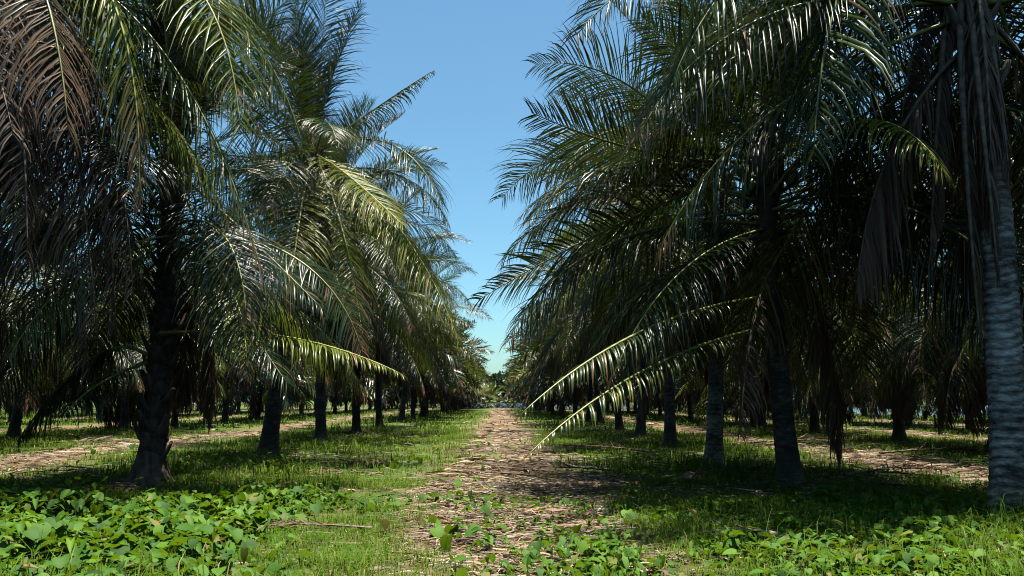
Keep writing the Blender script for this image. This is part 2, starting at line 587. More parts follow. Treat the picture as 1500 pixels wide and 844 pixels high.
for a in range(len(AGES)):
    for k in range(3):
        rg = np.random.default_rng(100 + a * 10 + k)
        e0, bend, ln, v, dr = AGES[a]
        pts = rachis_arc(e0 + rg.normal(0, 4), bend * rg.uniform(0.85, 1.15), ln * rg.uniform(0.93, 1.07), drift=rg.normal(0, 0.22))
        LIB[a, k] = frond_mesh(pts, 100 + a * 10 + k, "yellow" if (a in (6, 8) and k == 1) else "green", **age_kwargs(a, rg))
MINZ = {}
for key, me in LIB.items():
    co = np.empty(len(me.vertices) * 3, np.float32); me.vertices.foreach_get("co", co)
    MINZ[key] = float(np.percentile(co[2::3], 3))
DEADLIB = []
for k in range(5):
    rg = np.random.default_rng(300 + k)
    pts = rachis_arc(-38 + rg.normal(0, 8), 48, 2.9 * rg.uniform(0.85, 1.15), drift=rg.normal(0, 0.25), power=0.6)
    DEADLIB.append(frond_mesh(pts, 300 + k, "dead", vang=-30, droop=0.9, leaf=0.85, width=0.03, spread=(40, 20), torn=0.25,
                              roll=(0, rg.normal(0, 30)), brown=0.2))

for k in range(3):      # long nearly bare midribs that hang to the ground
    rg = np.random.default_rng(330 + k)
    pts = rachis_arc(-25 + rg.normal(0, 8), 58, 3.7, drift=rg.normal(0, 0.3), power=0.7)
    DEADLIB.append(frond_mesh(pts, 330 + k, "dead", vang=-30, droop=1.0, leaf=0.6, width=0.02, spread=(40, 20), torn=0.72, brown=0.4))

# joined crowns for the far palms
def crown_mesh(seed, nf=38, lod=0):
    acc = Acc()
    rg = np.random.default_rng(seed)
    nl, wd, sg = ((46, 0.05, 3), (30, 0.075, 2))[lod]
    for q in range(nf):
        t = q / (nf - 1)
        a = min(8, int(t * 9))
        e0, bend, ln, v, dr = AGES[a]
        pts = rachis_arc(e0 + rg.normal(0, 5), bend * rg.uniform(0.8, 1.15), ln * rg.uniform(0.85, 1.05), 14, rg.normal(0, 0.2))
        az = q * 2.39996 + rg.normal(0, 0.2)
        kw = age_kwargs(a, rg)
        b0 = acc.n
        look = 2 if rg.random() < 0.1 + 0.15 * (t > 0.7) else 0
        frond_into(acc, pts, seed * 100 + q, nleaf=nl, width=wd, segs=sg, fold=False, mats=(look, 1), **kw)
        c, s_ = math.cos(az), math.sin(az)
        for arr in acc.v[-2:]:
            x, y = arr[:, 0].copy() + 0.1, arr[:, 1].copy()
            arr[:, 0] = c * x - s_ * y; arr[:, 1] = s_ * x + c * y
            arr[:, 2] += 0.25 - 0.75 * t
    for q in range(9):
        bare = q % 3 == 2
        pts = rachis_arc(-30 + rg.normal(0, 10), 52, 3.4 if bare else 2.8, 10, power=0.6, drift=rg.normal(0, 0.3))
        frond_into(acc, pts, seed * 100 + 50 + q, nleaf=24, width=0.06, segs=2, fold=False, mats=(3, 4), vang=-30, droop=0.9,
                   leaf=0.7, spread=(40, 20), torn=0.75 if bare else 0.25)
        az = rg.uniform(0, 6.28); c, s_ = math.cos(az), math.sin(az)
        for arr in acc.v[-2:]:
            x, y = arr[:, 0].copy() + 0.1, arr[:, 1].copy()
            arr[:, 0] = c * x - s_ * y; arr[:, 1] = s_ * x + c * y
            arr[:, 2] -= 0.7
    return acc.mesh("crown", [M_LEAF, M_RACHIS, M_YLEAF, M_DEAD, M_DRACHIS])


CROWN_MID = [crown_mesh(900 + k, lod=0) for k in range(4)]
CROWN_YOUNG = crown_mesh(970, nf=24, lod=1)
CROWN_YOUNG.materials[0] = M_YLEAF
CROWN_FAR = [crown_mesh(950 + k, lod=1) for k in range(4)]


# ------------------------------------------------------------------ trunks
def trunk_mesh(base, top, seed, r0=0.135, r1=0.11, sides=18, fine=0.03, flare=0.08, boots=0.25):
    """base at local origin; top: local vector"""
    rg = np.random.default_rng(seed)
    top = np.asarray(top, float)
    h = top[2]
    n = max(8, int((h + 0.3) / fine))
    t = np.linspace(-0.25 / h, 1, n)
    tt = np.clip(t, 0, 1)
    bow = np.array([rg.normal(0, 0.07), rg.normal(0, 0.07), 0])
    pts = np.stack([top[0] * tt ** 1.5, top[1] * tt ** 1.5, top[2] * t], 1) + np.sin(tt * math.pi)[:, None] * bow
    z = pts[:, 2]
    r = r0 + (r1 - r0) * tt + flare * np.exp(-np.clip(z, 0, 9) * 4.2)
    ang = np.linspace(0, 2 * math.pi, sides, endpoint=False)
    ph = (z[:, None] / 0.085 + 0.5 * np.sin(ang + z[:, None] * 0.7)[:] + 0.35 * np.sin(2 * ang + 1.3 * z[:, None])
          + 1.5 * vnoise(z * 0.9, z * 0, seed)[:, None])
    saw = ph - np.floor(ph)
    ridge = np.exp(-((saw - 0.5) / 0.14) ** 2)
    lump = (vnoise(ang[None, :] * 2.5 + seed, z[:, None] * 3.1, seed) - 0.5)
    rad = r[:, None] * (1 + 0.045 * ridge + 0.07 * lump) + 0.004 * (saw - 0.5)
    v, f = tube(pts, rad, rad, sides)
    tint = np.zeros((n, sides, 4))
    tint[..., 0] = np.exp(-((saw - 0.22) / 0.15) ** 2) * (0.45 + 0.65 * vnoise(ang[None, :] * 3, z[:, None] * 6, seed + 3))
    tint[..., 1] = (smooth(1 - boots, 1 - boots * 0.55, t)[:, None] * (0.55 + 0.6 * vnoise(ang[None, :] * 3, z[:, None] * 2.2, seed + 8))).clip(0, 1)
    tint[..., 2] = (1 - smooth(0.05, 0.7, z))[:, None] * vnoise(ang[None, :] * 2, z[:, None] * 4, seed + 5)
    return v, f, tint.reshape(-1, 4), pts


def trunk_object(root, top, seed, **kw):
    v, f, tint, pts = trunk_mesh(None, top, seed, **kw)
    a = Acc(); a.add(v, f, 0, tint)
    return link("trunk", a.mesh("trunk", [M_BARK]), root), pts


TRUNK_LIB = {}
for hh in range(4):
    for k in range(2):
        v, f, tint, _ = trunk_mesh(None, (0.25 * (k - 0.5), 0.2, 3.1 + 0.42 * hh), 40 + hh * 2 + k, sides=10, fine=0.12)
        a = Acc(); a.add(v, f, 0, tint)
        TRUNK_LIB[hh, k] = (a.mesh("trunk", [M_BARK]), np.array((0.25 * (k - 0.5), 0.2, 3.1 + 0.42 * hh)))


def sheath_mesh(seed):
    acc = Acc()
    rg = np.random.default_rng(seed)
    z = np.linspace(-0.75, 0.5, 14)
    r = 0.15 + 0.10 * np.exp(-((z + 0.05) / 0.35) ** 2) - 0.13 * smooth(0.1, 0.5, z)
    ang = np.linspace(0, 6.283, 14, endpoint=False)
    rad = r[:, None] * (1 + 0.25 * (vnoise(ang[None, :] * 3, z[:, None] * 5, seed) - 0.5))
    v, f = tube(np.stack([z * 0, z * 0, z], 1), rad, rad, 14)
    acc.add(v, f, 0)
    # ragged fibre straps
    for q in range(22):
        a = rg.uniform(0, 6.283); z0 = rg.uniform(-0.6, 0.2)
        p0 = np.array([math.cos(a) * 0.2, math.sin(a) * 0.2, z0])
        p2 = p0 + np.array([math.cos(a) * rg.uniform(0.02, 0.2), math.sin(a) * rg.uniform(0.02, 0.2), rg.uniform(-0.5, 0.1)])
        pts = bez(p0, (p0 + p2) / 2 + np.array([math.cos(a) * .1, math.sin(a) * .1, 0.03]), p2, 6)
        v, f = tube(pts, np.linspace(0.03, 0.008, 6), 0.006, 4)
        acc.add(v, f, 0)
    return acc.mesh("leaf_sheath", [M_FIBRE])


SHEATH = [sheath_mesh(k) for k in range(3)]


def spear_mesh():
    acc = Acc()
    p = rachis_arc(87, 6, 2.6, 16)
    u = np.linspace(0, 1, 16)
    v, f = tube(p, 0.03 * (1 - u) ** 0.6 + 0.004, 0.02 * (1 - u) ** 0.6 + 0.003, 6)
    t = np.zeros((len(v), 4)); t[:, 0] = 0.9
    acc.add(v, f, 0, t)
    return acc.mesh("spear_leaf", [M_YLEAF])


SPEAR = spear_mesh()


def nut_mesh():
    acc = Acc()
    n = 9
    th = np.linspace(0.02, math.pi - 0.02, n)
    z = np.cos(th) * 0.13
    r = np.sin(th) * 0.095 * (1 + 0.12 * np.cos(th))
    ang = np.linspace(0, 6.283, 12, endpoint=False)
    rad = r[:, None] * (1 + 0.04 * np.cos(3 * ang))[None, :]
    v, f = tube(np.stack([z * 0, z * 0, z], 1), rad, rad, 12)
    acc.add(v, f, 0)
    v, f = tube([(0, 0, 0.12), (0.005, 0, 0.15), (0.01, 0, 0.18)], 0.035, 0.035, 6)
    acc.add(v, f, 0)
    return acc.mesh("coconut", [M_NUT])


NUT = nut_mesh()


def boot_mesh(seed):
    """stub of an old leaf base: broad at the trunk, cut ragged at the end"""
    rg = np.random.default_rng(seed)
    acc = Acc()
    ln = rg.uniform(0.18, 0.36)
    pts = bez((-0.02, 0, -0.06), (0.09, 0, 0.08), (0.07 + ln * 0.28, 0, ln * 0.8), 8)
    u = np.linspace(0, 1, 8)
    v, f = tube(pts, 0.10 * (1 - u) ** 1.4 + 0.035, 0.02 + 0.015 * (1 - u), 8)
    v += rg.normal(0, 0.004, v.shape)
    acc.add(v, f, 0)
    return acc.mesh("leaf_base", [M_BOOT])


BOOTS = [boot_mesh(k) for k in range(5)]


# ------------------------------------------------------------------ palms
def palm(base, top, seed, label, group, n=30, scale=1.0, dead=4, heroes=(), skip=None, ages=(0, 9.99), r0=0.135, r1=0.11,
         nuts=6, boots=0, boot_z=(0.1, 1.2), flare=0.08, bark=None, fibre=0.25, ring=0.03, spread=1.2, sides=20):
    """base (x, y) on the ground, top (x, y, z) world: heart of the crown"""
    rg = np.random.default_rng(seed)
    bz = float(gz(base[0], base[1]))
    root = empty("coconut_palm", (base[0], base[1], bz))
    tag(root, label, "palm tree", group)
    clear = (0.45 + 0.7 * rg.random()) if base[1] > 18 else (0.7 + 0.7 * rg.random())
    lt = np.array([top[0] - base[0], top[1] - base[1], top[2] - bz])
    tr, pts = trunk_object(root, lt, seed, r0=r0, r1=r1, flare=flare, fine=ring, sides=sides, boots=fibre)
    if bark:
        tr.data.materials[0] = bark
    sh = link("leaf_sheath", SHEATH[seed % 3], root); sh.location = lt; sh.rotation_euler = (0, 0, rg.uniform(0, 6.28))
    sp = link("spear_leaf", SPEAR, root); sp.location = lt + np.array([0, 0, 0.1]); sp.rotation_euler = (rg.normal(0, 0.05), rg.normal(0, 0.05), rg.uniform(0, 6))
    az0 = rg.uniform(0, 6.28)
    for q in range(n):
        t = q / max(1, n - 1)
        a = int(ages[0] + (ages[1] - ages[0]) * t + rg.uniform(-0.4, 0.4))
        a = min(9, max(0, a))
        az = az0 + q * 2.39996 + rg.normal(0, 0.15)
        if skip and skip(math.degrees(az) % 360, a):
            continue
        lk = int(rg.integers(3))
        sc = scale * rg.uniform(0.9, 1.04)
        while a > 1 and lt[2] + 0.25 - spread * t + MINZ[a, lk] * sc < clear:
            a -= 1
        o = link("frond", LIB[a, lk], root)
        o.location = lt + np.array([math.cos(az) * 0.1, math.sin(az) * 0.1, 0.25 - spread * t])
        o.scale = (sc, sc * (1 if rg.random() < 0.5 else -1), sc)
        o.rotation_euler = (0, 0, az)
    for q in range(dead):
        az = rg.uniform(0, 6.28)
        if skip and skip(math.degrees(az) % 360, 9):
            continue
        o = link("dead_frond", DEADLIB[int(rg.integers(8))], root)
        zz = rg.uniform(0.75, 1.2)
        o.location = lt + np.array([math.cos(az) * 0.12, math.sin(az) * 0.12, -zz])
        sc = scale * rg.uniform(0.75, 1.0)
        o.scale = (sc, sc, sc)
        o.rotation_euler = (0, 0, az)
        o["label"] = "dead brown frond hanging down the trunk"
    for q in range(nuts):
        az = rg.uniform(0, 6.28); rr = rg.uniform(0.26, 0.42)
        o = link("coconut", NUT, root)
        o.location = lt + np.array([math.cos(az) * rr, math.sin(az) * rr, rg.uniform(-0.55, -0.15)])
        o.rotation_euler = (rg.normal(0, 0.3), rg.normal(0, 0.3), az)
    for q in range(boots):
        az = q * 2.39996
        zf = boot_z[0] + (boot_z[1] - boot_z[0]) * q / max(1, boots - 1)
        o = link("leaf_base", BOOTS[q % 5], root)
        k = int(np.argmin(np.abs(pts[:, 2] - zf)))
        o.location = pts[k] + np.array([math.cos(az), math.sin(az), 0]) * (r0 * 0.7 + flare * math.exp(-zf * 4.2) * 0.6)
        o.rotation_euler = (0, 0, az)
        s_ = rg.uniform(0.8, 1.25); o.scale = (s_, s_, s_)
    for q, hdef in enumerate(heroes):
        pts3, look, kw = hdef
        rp = np.array([root.location.x, root.location.y, root.location.z])
        pp = bez(*[np.asarray(p) for p in pts3]) - rp
        me = frond_mesh(pp, seed * 50 + q, look, **kw)
        o = link("dead_frond" if look == "dead" else "frond", me, root)
        if look == "dead":
            o["label"] = "dead brown frond hanging down"
        elif look == "yellow":
            o["label"] = "yellowing frond"
    return root


def palm_copy(base, seed, label, group, far, sc=1.0, low=None):
    rg = np.random.default_rng(seed)
    bz = float(gz(base[0], base[1])) 
    root = empty("coconut_palm", (base[0], base[1], bz))
    tag(root, label, "palm tree", group)
    hh, k = int(rg.integers(4)), int(rg.integers(2))
    me, top = TRUNK_LIB[hh, k]
    t = link("trunk", me, root)
    c = link("crown", CROWN_YOUNG if low else (CROWN_FAR if far else CROWN_MID)[int(rg.integers(4))], root)
    c.location = top
    c.rotation_euler = (rg.normal(0, 0.09), rg.normal(0, 0.09), rg.uniform(0, 6.28))
    s_ = rg.uniform(0.9, 1.06)
    c.scale = (s_, s_, s_)
    sc = sc * rg.uniform(0.84, 1.1)
    root.scale = (sc, sc, sc)
    if low:
        t.scale = (1, 1, low / float(top[2])); c.location = (top[0], top[1], low)
    root.rotation_euler = (0, 0, rg.uniform(0, 6.28))
    return root


G_LEFT = "coconut palms in the row along the left side of the path"
G_RIGHT = "coconut palms in the row along the right side of the path"

# heroes are (three points of the midrib), look, options
# --- left near palm, trunk just out of frame
c0 = np.array([-6.9, 9.2, 7.0])
h_L0 = [
    ((c0, P(330, -190, 8.6), P(352, 195, 8.2)), "yellow", dict(vang=5, droop=0.34, leaf=1.0, roll=(0, 25), browntip=0.99)),
    ((c0, P(360, -120, 9.6), P(445, 220, 9.4)), "green", dict(vang=-5, droop=0.5, leaf=0.9, bright=0.3)),
    ((c0, P(215, -190, 8.4), P(204, 300, 8.2)), "yellow", dict(vang=-25, droop=0.5, leaf=0.9, browntip=0.62, spread=(40, 20))),
    ((c0, P(260, -70, 9.2), P(386, 410, 8.9)), "green", dict(vang=-12, droop=0.42, leaf=0.9, browntip=0.80, spread=(55, 16))),
    ((c0, P(70, -180, 7.8), P(100, 190, 7.4)), "green", dict(vang=-20, droop=0.7, leaf=1.05, browntip=0.55, brown=0.35)),
    ((c0, P(-60, -150, 7.5), P(20, 200, 7.2)), "dead", dict(vang=-20, droop=0.7, leaf=1.05, torn=0.1)),
    ((c0, P(150, -60, 9.6), P(170, 480, 9.4)), "dead", dict(vang=-30, droop=0.8, leaf=0.9)),
    ((c0, P(80, -20, 9.6), P(130, 540, 9.4)), "dead", dict(vang=-30, droop=0.8, leaf=0.9)),
    ((c0, P(20, -20, 9.3), P(60, 520, 9.1)), "dead", dict(vang=-30, droop=0.8, leaf=0.9)),
    ((c0, P(100, -60, 10.2), P(215, 430, 10.3)), "dead", dict(vang=-30, droop=0.8, leaf=0.9)),
    ((c0, P(170, -40, 9.0), P(195, 430, 8.7)), "dead", dict(vang=-35, droop=0.9, leaf=0.8)),
    ((c0, P(110, 0, 8.8), P(140, 470, 8.5)), "dead", dict(vang=-35, droop=0.9, leaf=0.9)),
    ((c0, P(40, -60, 8.0), P(40, 380, 7.8)), "dead", dict(vang=-35, droop=0.9, leaf=0.9)),
    ((c0, P(0, 40, 9.8), P(10, 540, 9.8)), "dead", dict(vang=-30, droop=0.8, leaf=0.9)),
]


def skip_L0(az, a):
    # leave out the fronds that would hang right in front of the camera
    return 240 < az < 345 or ((az < 45 or az > 335) and 3 <= a <= 7)


palm((-7.3, 9.3), c0, 11, "near left palm, its brown dead fronds hanging into the upper left corner", G_LEFT, n=50, dead=12,
     heroes=h_L0, skip=skip_L0, scale=1.22)

# --- stout palm with the flared shaggy foot, left
b1 = P(218, 712, 11.0)
c1 = np.array([b1[0] + 0.05, 11.1, 4.5])
k1 = np.array([b1[0], 11.0, 2.3])
h_L1 = [
    ((k1 + np.array([0.1, -0.1, -0.2]), P(430, 470, 10.2), P(588, 548, 9.6)), "yellow", dict(vang=-10, droop=0.5, leaf=0.42, rscale=1.1, bright=0.2)),
    ((k1 + np.array([-0.1, -0.1, -0.5]), P(150, 470, 10.7), P(30, 640, 10.4)), "green", dict(vang=-12, droop=0.55, leaf=0.7)),
    ((k1 + np.array([-0.1, -0.1, -0.6]), P(130, 560, 10.3), P(96, 606, 9.8)), "green", dict(vang=-12, droop=0.55, leaf=0.5, torn=0.6)),
    ((c1, P(350, 330, 10.6), P(470, 450, 10.2)), "green", dict(vang=5, droop=0.4, leaf=1.0, bright=0.1)),
    ((c1, P(330, 440, 10.0), P(420, 560, 9.6)), "green", dict(vang=0, droop=0.4, leaf=0.9)),
    ((c1, P(215, 100, 11.0), P(290, -60, 10.9)), "green", dict(vang=15, droop=0.2, leaf=1.0, roll=(0, 70))),
    ((c1, P(250, 120, 10.8), P(395, 120, 10.4)), "green", dict(vang=10, droop=0.3, leaf=1.0, roll=(0, 60))),
]
palm((b1[0], b1[1]), c1, 12, "stout palm with a flared shaggy foot, nearest trunk left of the path", G_LEFT, n=46, dead=3,
     heroes=h_L1, skip=lambda az, a: (az < 60 or az > 310) and 2 <= a <= 6, r0=0.145, r1=0.13, boots=50, boot_z=(0.35, 3.2), flare=0.2, bark=M_BOOT, scale=0.84, spread=1.5, nuts=0)

# --- tall sunlit palm, second trunk on the left
b2 = P(393, 668, 16.3)
c2 = P(458, 225, 16.3)
h_L2 = [
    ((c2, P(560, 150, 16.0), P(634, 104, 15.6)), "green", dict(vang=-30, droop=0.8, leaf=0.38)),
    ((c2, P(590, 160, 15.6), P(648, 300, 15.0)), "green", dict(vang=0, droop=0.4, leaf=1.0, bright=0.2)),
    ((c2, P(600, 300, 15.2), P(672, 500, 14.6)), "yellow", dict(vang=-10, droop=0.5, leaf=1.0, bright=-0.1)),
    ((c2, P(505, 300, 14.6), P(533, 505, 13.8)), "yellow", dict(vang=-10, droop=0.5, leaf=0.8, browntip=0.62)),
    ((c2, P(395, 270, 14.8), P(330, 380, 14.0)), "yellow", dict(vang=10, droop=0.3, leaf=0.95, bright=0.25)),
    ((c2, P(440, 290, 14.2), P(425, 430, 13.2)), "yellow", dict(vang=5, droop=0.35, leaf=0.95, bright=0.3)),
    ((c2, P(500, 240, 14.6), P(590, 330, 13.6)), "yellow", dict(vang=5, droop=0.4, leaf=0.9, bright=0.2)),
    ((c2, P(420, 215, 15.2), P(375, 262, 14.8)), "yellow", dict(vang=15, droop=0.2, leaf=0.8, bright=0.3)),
    ((c2, P(490, 80, 16.4), P(530, 5, 16.2)), "green", dict(vang=15, droop=0.25, leaf=0.9, roll=(0, 60))),
    ((c2, P(440, 90, 16.5), P(425, -40, 16.5)), "green", dict(vang=20, droop=0.2, leaf=1.0, roll=(0, 70))),
    ((c2, P(395, 110, 16.4), P(345, -10, 16.4)), "green", dict(vang=20, droop=0.2, leaf=1.0, roll=(0, -60))),
    ((c2, P(470, 100, 16.7), P(480, -40, 16.9)), "green", dict(vang=20, droop=0.2, leaf=1.0, roll=(0, 70))),
]
palm((b2[0], b2[1]), c2, 13, "tall sunlit palm with a yellow-green crown, just behind the stout left one", G_LEFT, n=34, dead=4,
     heroes=h_L2, scale=0.86, skip=lambda az, a: a < 6 and (az < 55 or az > 305), r0=0.165, r1=0.13, nuts=10, sides=16)

# --- right near palm with the grey ringed trunk
b0 = P(1482, 768, 7.55)
c0r = P(1412, -75, 7.7)
h_R0 = [
    ((c0r, P(1215, -200, 7.2), P(1192, 225, 6.8)), "green", dict(vang=-10, droop=0.42, leaf=1.0, bright=0.4, width=0.026, nleaf=70)),
    ((c0r, P(1100, -180, 7.4), P(985, 120, 6.9)), "green", dict(vang=-5, droop=0.5, leaf=0.95, bright=0.3)),
    ((c0r, P(1378, -40, 7.8), P(1362, 400, 7.9)), "dead", dict(vang=-60, droop=1.6, leaf=0.45, rscale=1.8, spread=(30, 14), torn=0.1)),
    ((c0r, P(1395, 60, 7.45), P(1436, 500, 7.45)), "dead", dict(vang=-60, droop=1.5, leaf=0.5, rscale=1.4, spread=(30, 16))),
    ((c0r, P(1425, 40, 7.3), P(1462, 400, 7.3)), "dead", dict(vang=-60, droop=1.5, leaf=0.5, rscale=1.4, spread=(30, 16))),
    ((c0r, P(1450, -20, 7.35), P(1478, 250, 7.35)), "dead", dict(vang=-50, droop=1.3, leaf=0.6, rscale=1.4, spread=(30, 16))),
    ((c0r, P(1440, -60, 7.3), P(1452, 230, 7.3)), "dead", dict(vang=-50, droop=1.2, leaf=0.7, spread=(34, 16))),
    ((c0r, P(1330, -20, 8.2), P(1310, 300, 8.2)), "dead", dict(vang=-50, droop=1.3, leaf=0.5)),
    ((c0r, P(1480, -60, 8.3), P(1520, 360, 8.6)), "green", dict(vang=-10, droop=0.45, leaf=1.0)),
    ((c0r, P(1300, 0, 8.4), P(1200, 300, 8.8)), "green", dict(vang=-10, droop=0.4, leaf=1.0)),
    ((c0r, P(1560, -60, 8.2), P(1580, 420, 8.4)), "green", dict(vang=-10, droop=0.5, leaf=1.0)),
    ((c0r, P(1440, 0, 8.9), P(1400, 420, 9.8)), "green", dict(vang=-10, droop=0.5, leaf=1.0)),
]


def skip_R0(az, a):
    return 190 < az < 300


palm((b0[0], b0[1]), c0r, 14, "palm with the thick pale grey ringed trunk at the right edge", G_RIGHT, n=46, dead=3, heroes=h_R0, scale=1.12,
     skip=skip_R0, r0=0.16, r1=0.135, ring=0.02, sides=32, flare=0.06, bark=M_PALE_SUNLIT_BARK, fibre=0.62, boots=10, boot_z=(4.3, 5.6))

# --- dark palm, second on the right
b1r = P(1158, 715, 10.6)
c1r = P(1122, 235, 10.6)
h_R1 = [
    ((c1r + np.array([-0.1, -0.1, -1.95]), P(925, 455, 9.0), P(762, 608, 7.9)), "green", dict(vang=-12, droop=0.6, leaf=0.36, bright=0.42, rscale=1.35, nleaf=90, width=0.021, torn=0.15)),
    ((c1r + np.array([-0.1, -0.1, -2.35]), P(920, 520, 8.7), P(768, 672, 7.7)), "green", dict(bright=0.38, vang=-15, droop=0.6, leaf=0.33, torn=0.35, rscale=1.2, nleaf=85, width=0.021, browntip=0.9)),
    ((c1r, P(970, 250, 10.2), P(778, 165, 9.6)), "green", dict(vang=8, droop=0.10, leaf=0.85, roll=(0, 75), spread=(66, 40))),
    ((c1r, P(880, 330, 10.6), P(700, 440, 9.9)), "green", dict(vang=12, droop=0.22, leaf=0.85, roll=(0, 50))),
    ((c1r, P(960, 200, 10.8), P(820, 300, 10.2)), "green", dict(vang=0, droop=0.4, leaf=0.9)),
    ((c1r + np.array([0, 0, -1.8]), P(1210, 360, 9.8), P(1400, 280, 9.2)), "green", dict(vang=-60, droop=0.9, leaf=0.45, rscale=2.4)),
    ((c1r, P(1060, 120, 10.8), P(940, 30, 10.6)), "green", dict(vang=10, droop=0.25, leaf=0.95, roll=(0, 60))),
    ((c1r, P(1150, 150, 10.4), P(1250, 300, 9.8)), "green", dict(vang=0, droop=0.4, leaf=0.95)),
    ((c1r + np.array([0, 0, -1.5]), P(1090, 480, 9.9), P(1085, 640, 9.8)), "dead", dict(vang=-40, droop=0.9, leaf=0.5, torn=0.5)),
]
palm((b1r[0], b1r[1]), c1r, 15, "dark shaded palm leaning slightly left, between the grey ringed trunk and the pale slim one", G_RIGHT,
     n=54, dead=2, heroes=h_R1, skip=lambda az, a: (190 < az < 262 and a < 9) or (140 < az < 225 and a < 4), r0=0.14, r1=0.12, spread=1.3, sides=18)

# --- the following palms of the two rows beside the path
ORD = ["first", "second", "third", "fourth", "fifth", "sixth", "seventh", "eighth", "ninth", "tenth", "eleventh", "twelfth",
       "thirteenth", "fourteenth", "fifteenth", "sixteenth", "seventeenth", "eighteenth", "nineteenth", "twentieth"]
left_near = [((470, 648), 21.5, 6.0), ((522, 634), 27.0, 5.2), ((556, 625), 33.0, 5.6), ((588, 618), 39.5, 5.4)]
for k, ((px, py), Yd, h) in enumerate(left_near):
    b = P(px, py, Yd)
    rg = np.random.default_rng(60 + k)
    palm((b[0], Yd), (b[0] + rg.normal(0.25, 0.25), Yd + rg.normal(0, 0.3), h), 60 + k,
         "%s palm in the left path-side row, counting the stout flared one as first" % ORD[k + 2], G_LEFT, n=42, dead=9, nuts=5,
         ring=0.06, sides=12, scale=0.97)
right_near = [((1046, 684), 13.9, 5.2, "slim palm with a pale grey trunk, just left of the dark leaning one"),
              ((982, 656), 19.4, 6.1, "palm with dead fronds at its foot, just beyond the pale slim one"),
              ((938, 641), 24.6, 5.8, None), ((908, 632), 30.0, 5.5, None), ((880, 624), 36.0, 5.8, None), ((862, 617), 42.0, 5.6, None)]
for k, ((px, py), Yd, h, lab) in enumerate(right_near):
    b = P(px, py, Yd)
    rg = np.random.default_rng(80 + k)
    palm((b[0], Yd), (b[0] + rg.normal(-0.1, 0.25), Yd + rg.normal(0, 0.3), h), 80 + k,
         lab or "%s palm in the right path-side row, counting the dark leaning one as first" % ORD[k + 1], G_RIGHT, n=42, dead=9,
         nuts=5, ring=0.04, sides=14, scale=0.97, bark=M_PALE_SUNLIT_BARK if k == 0 else None)

cnt = {}
pid = 400


def row(x, y0, y1, step, group, where, near_full=0.0, jit=0.35):
    global pid
    y = y0; k = 0
    while y < y1:
        xx = x + random.gauss(0, jit); yy = y + random.gauss(0, 0.4)
        if float(lakemask(np.array(xx), np.array(yy))) > 0.02:
            y += step; continue
        if yy < near_full:
            lab = "%s palm from the camera in %s" % (ORD[k], where)
            palm((xx, yy), (xx + random.gauss(0, 0.3), yy + random.gauss(0, 0.3), random.uniform(3.5, 4.7)), pid, lab, group, n=42,
                 dead=9, nuts=0, ring=0.06, sides=12, scale=0.97)
        else:
            if yy < 62 and k < 16:
                lab = "%s palm from the camera in %s" % (ORD[k], where)
            else:
                lab = "tiny distant palm at the far end of %s" % where
            palm_copy((xx, yy), pid, lab, group, yy > 48)
        pid += 1; k += 1
        y += step


row(-4.9, 46, 110, 5.6, G_LEFT, "the far stretch of the left path-side row")
row(4.5, 48, 110, 5.6, G_RIGHT, "the far stretch of the right path-side row")
row(11.0, 13.2, 104, 4.6, "coconut palms in the second row right of the path", "the second row right of the path", 32)
row(-13.8, 13.5, 108, 5.2, "coconut palms in the second row left of the path", "the second row left of the path", 32)
row(18.0, 20, 85, 5.4, "coconut palms in the third row right of the path", "the third row right of the path")
row(-22.6, 22, 108, 5.4, "coconut palms in the third row left of the path", "the third row left of the path")
row(25.0, 28, 60, 5.6, "coconut palms in the fourth row right of the path", "the fourth row right of the path")
row(-31.0, 32, 108, 5.6, "coconut palms in the fourth row left of the path", "the fourth row left of the path")
row(-40.0, 42, 108, 6.0, "coconut palms in the fifth row left of the path", "the fifth row left of the path")
row(-49.0, 52, 108, 6.5, "coconut palms in the sixth row left of the path", "the sixth row left of the path")
bk = 0  # palms added out of view to block sky light and darken the crowns
for xx, ylist in ((-5.6, (-3.2, -9, -15, -21)), (5.9, (-3.8, -9.2, -15, -21)), (11.4, (8.6, 3.6, -2, -8, -14)),
                  (-13.8, (8, 2.5, -3, -9, -15)), (18.3, (14, 8, 2)), (-22.4, (16, 10, 3))):
    for yy in ylist:
        palm_copy((xx + random.gauss(0, 0.3), yy), 600 + bk, "unseen palm added behind or beside the viewer to block sky light", 
                  "unseen palms added behind and beside the viewer", False)
        bk += 1
for k in range(9):
    xx = 30.0 - 2.2 * k + random.gauss(0, 0.4); yy = 57.0 + 6.2 * k + random.gauss(0, 0.8)
    if float(lakemask(np.array(xx), np.array(yy))) > 0.05:
        xx -= 2.5
    palm_copy((xx, yy), 820 + k, "low young palm on the lake bank behind the right-hand rows", "low palms along the lake bank", True, 0.9, 1.6)
for k, (xx, yy) in enumerate([(-6.2, 109), (-3.6, 107), (-1.5, 110), (1.7, 109), (3.9, 107), (-9.0, 110), (-11.6, 109)]):
    palm_copy((xx, yy), 780 + k, "low young palm closing off the far end of the path" if abs(xx) < 7 else "low young palm at the far end of the left-hand avenue",
              "low palms closing the far end of the path", True, 0.8, 1.3)

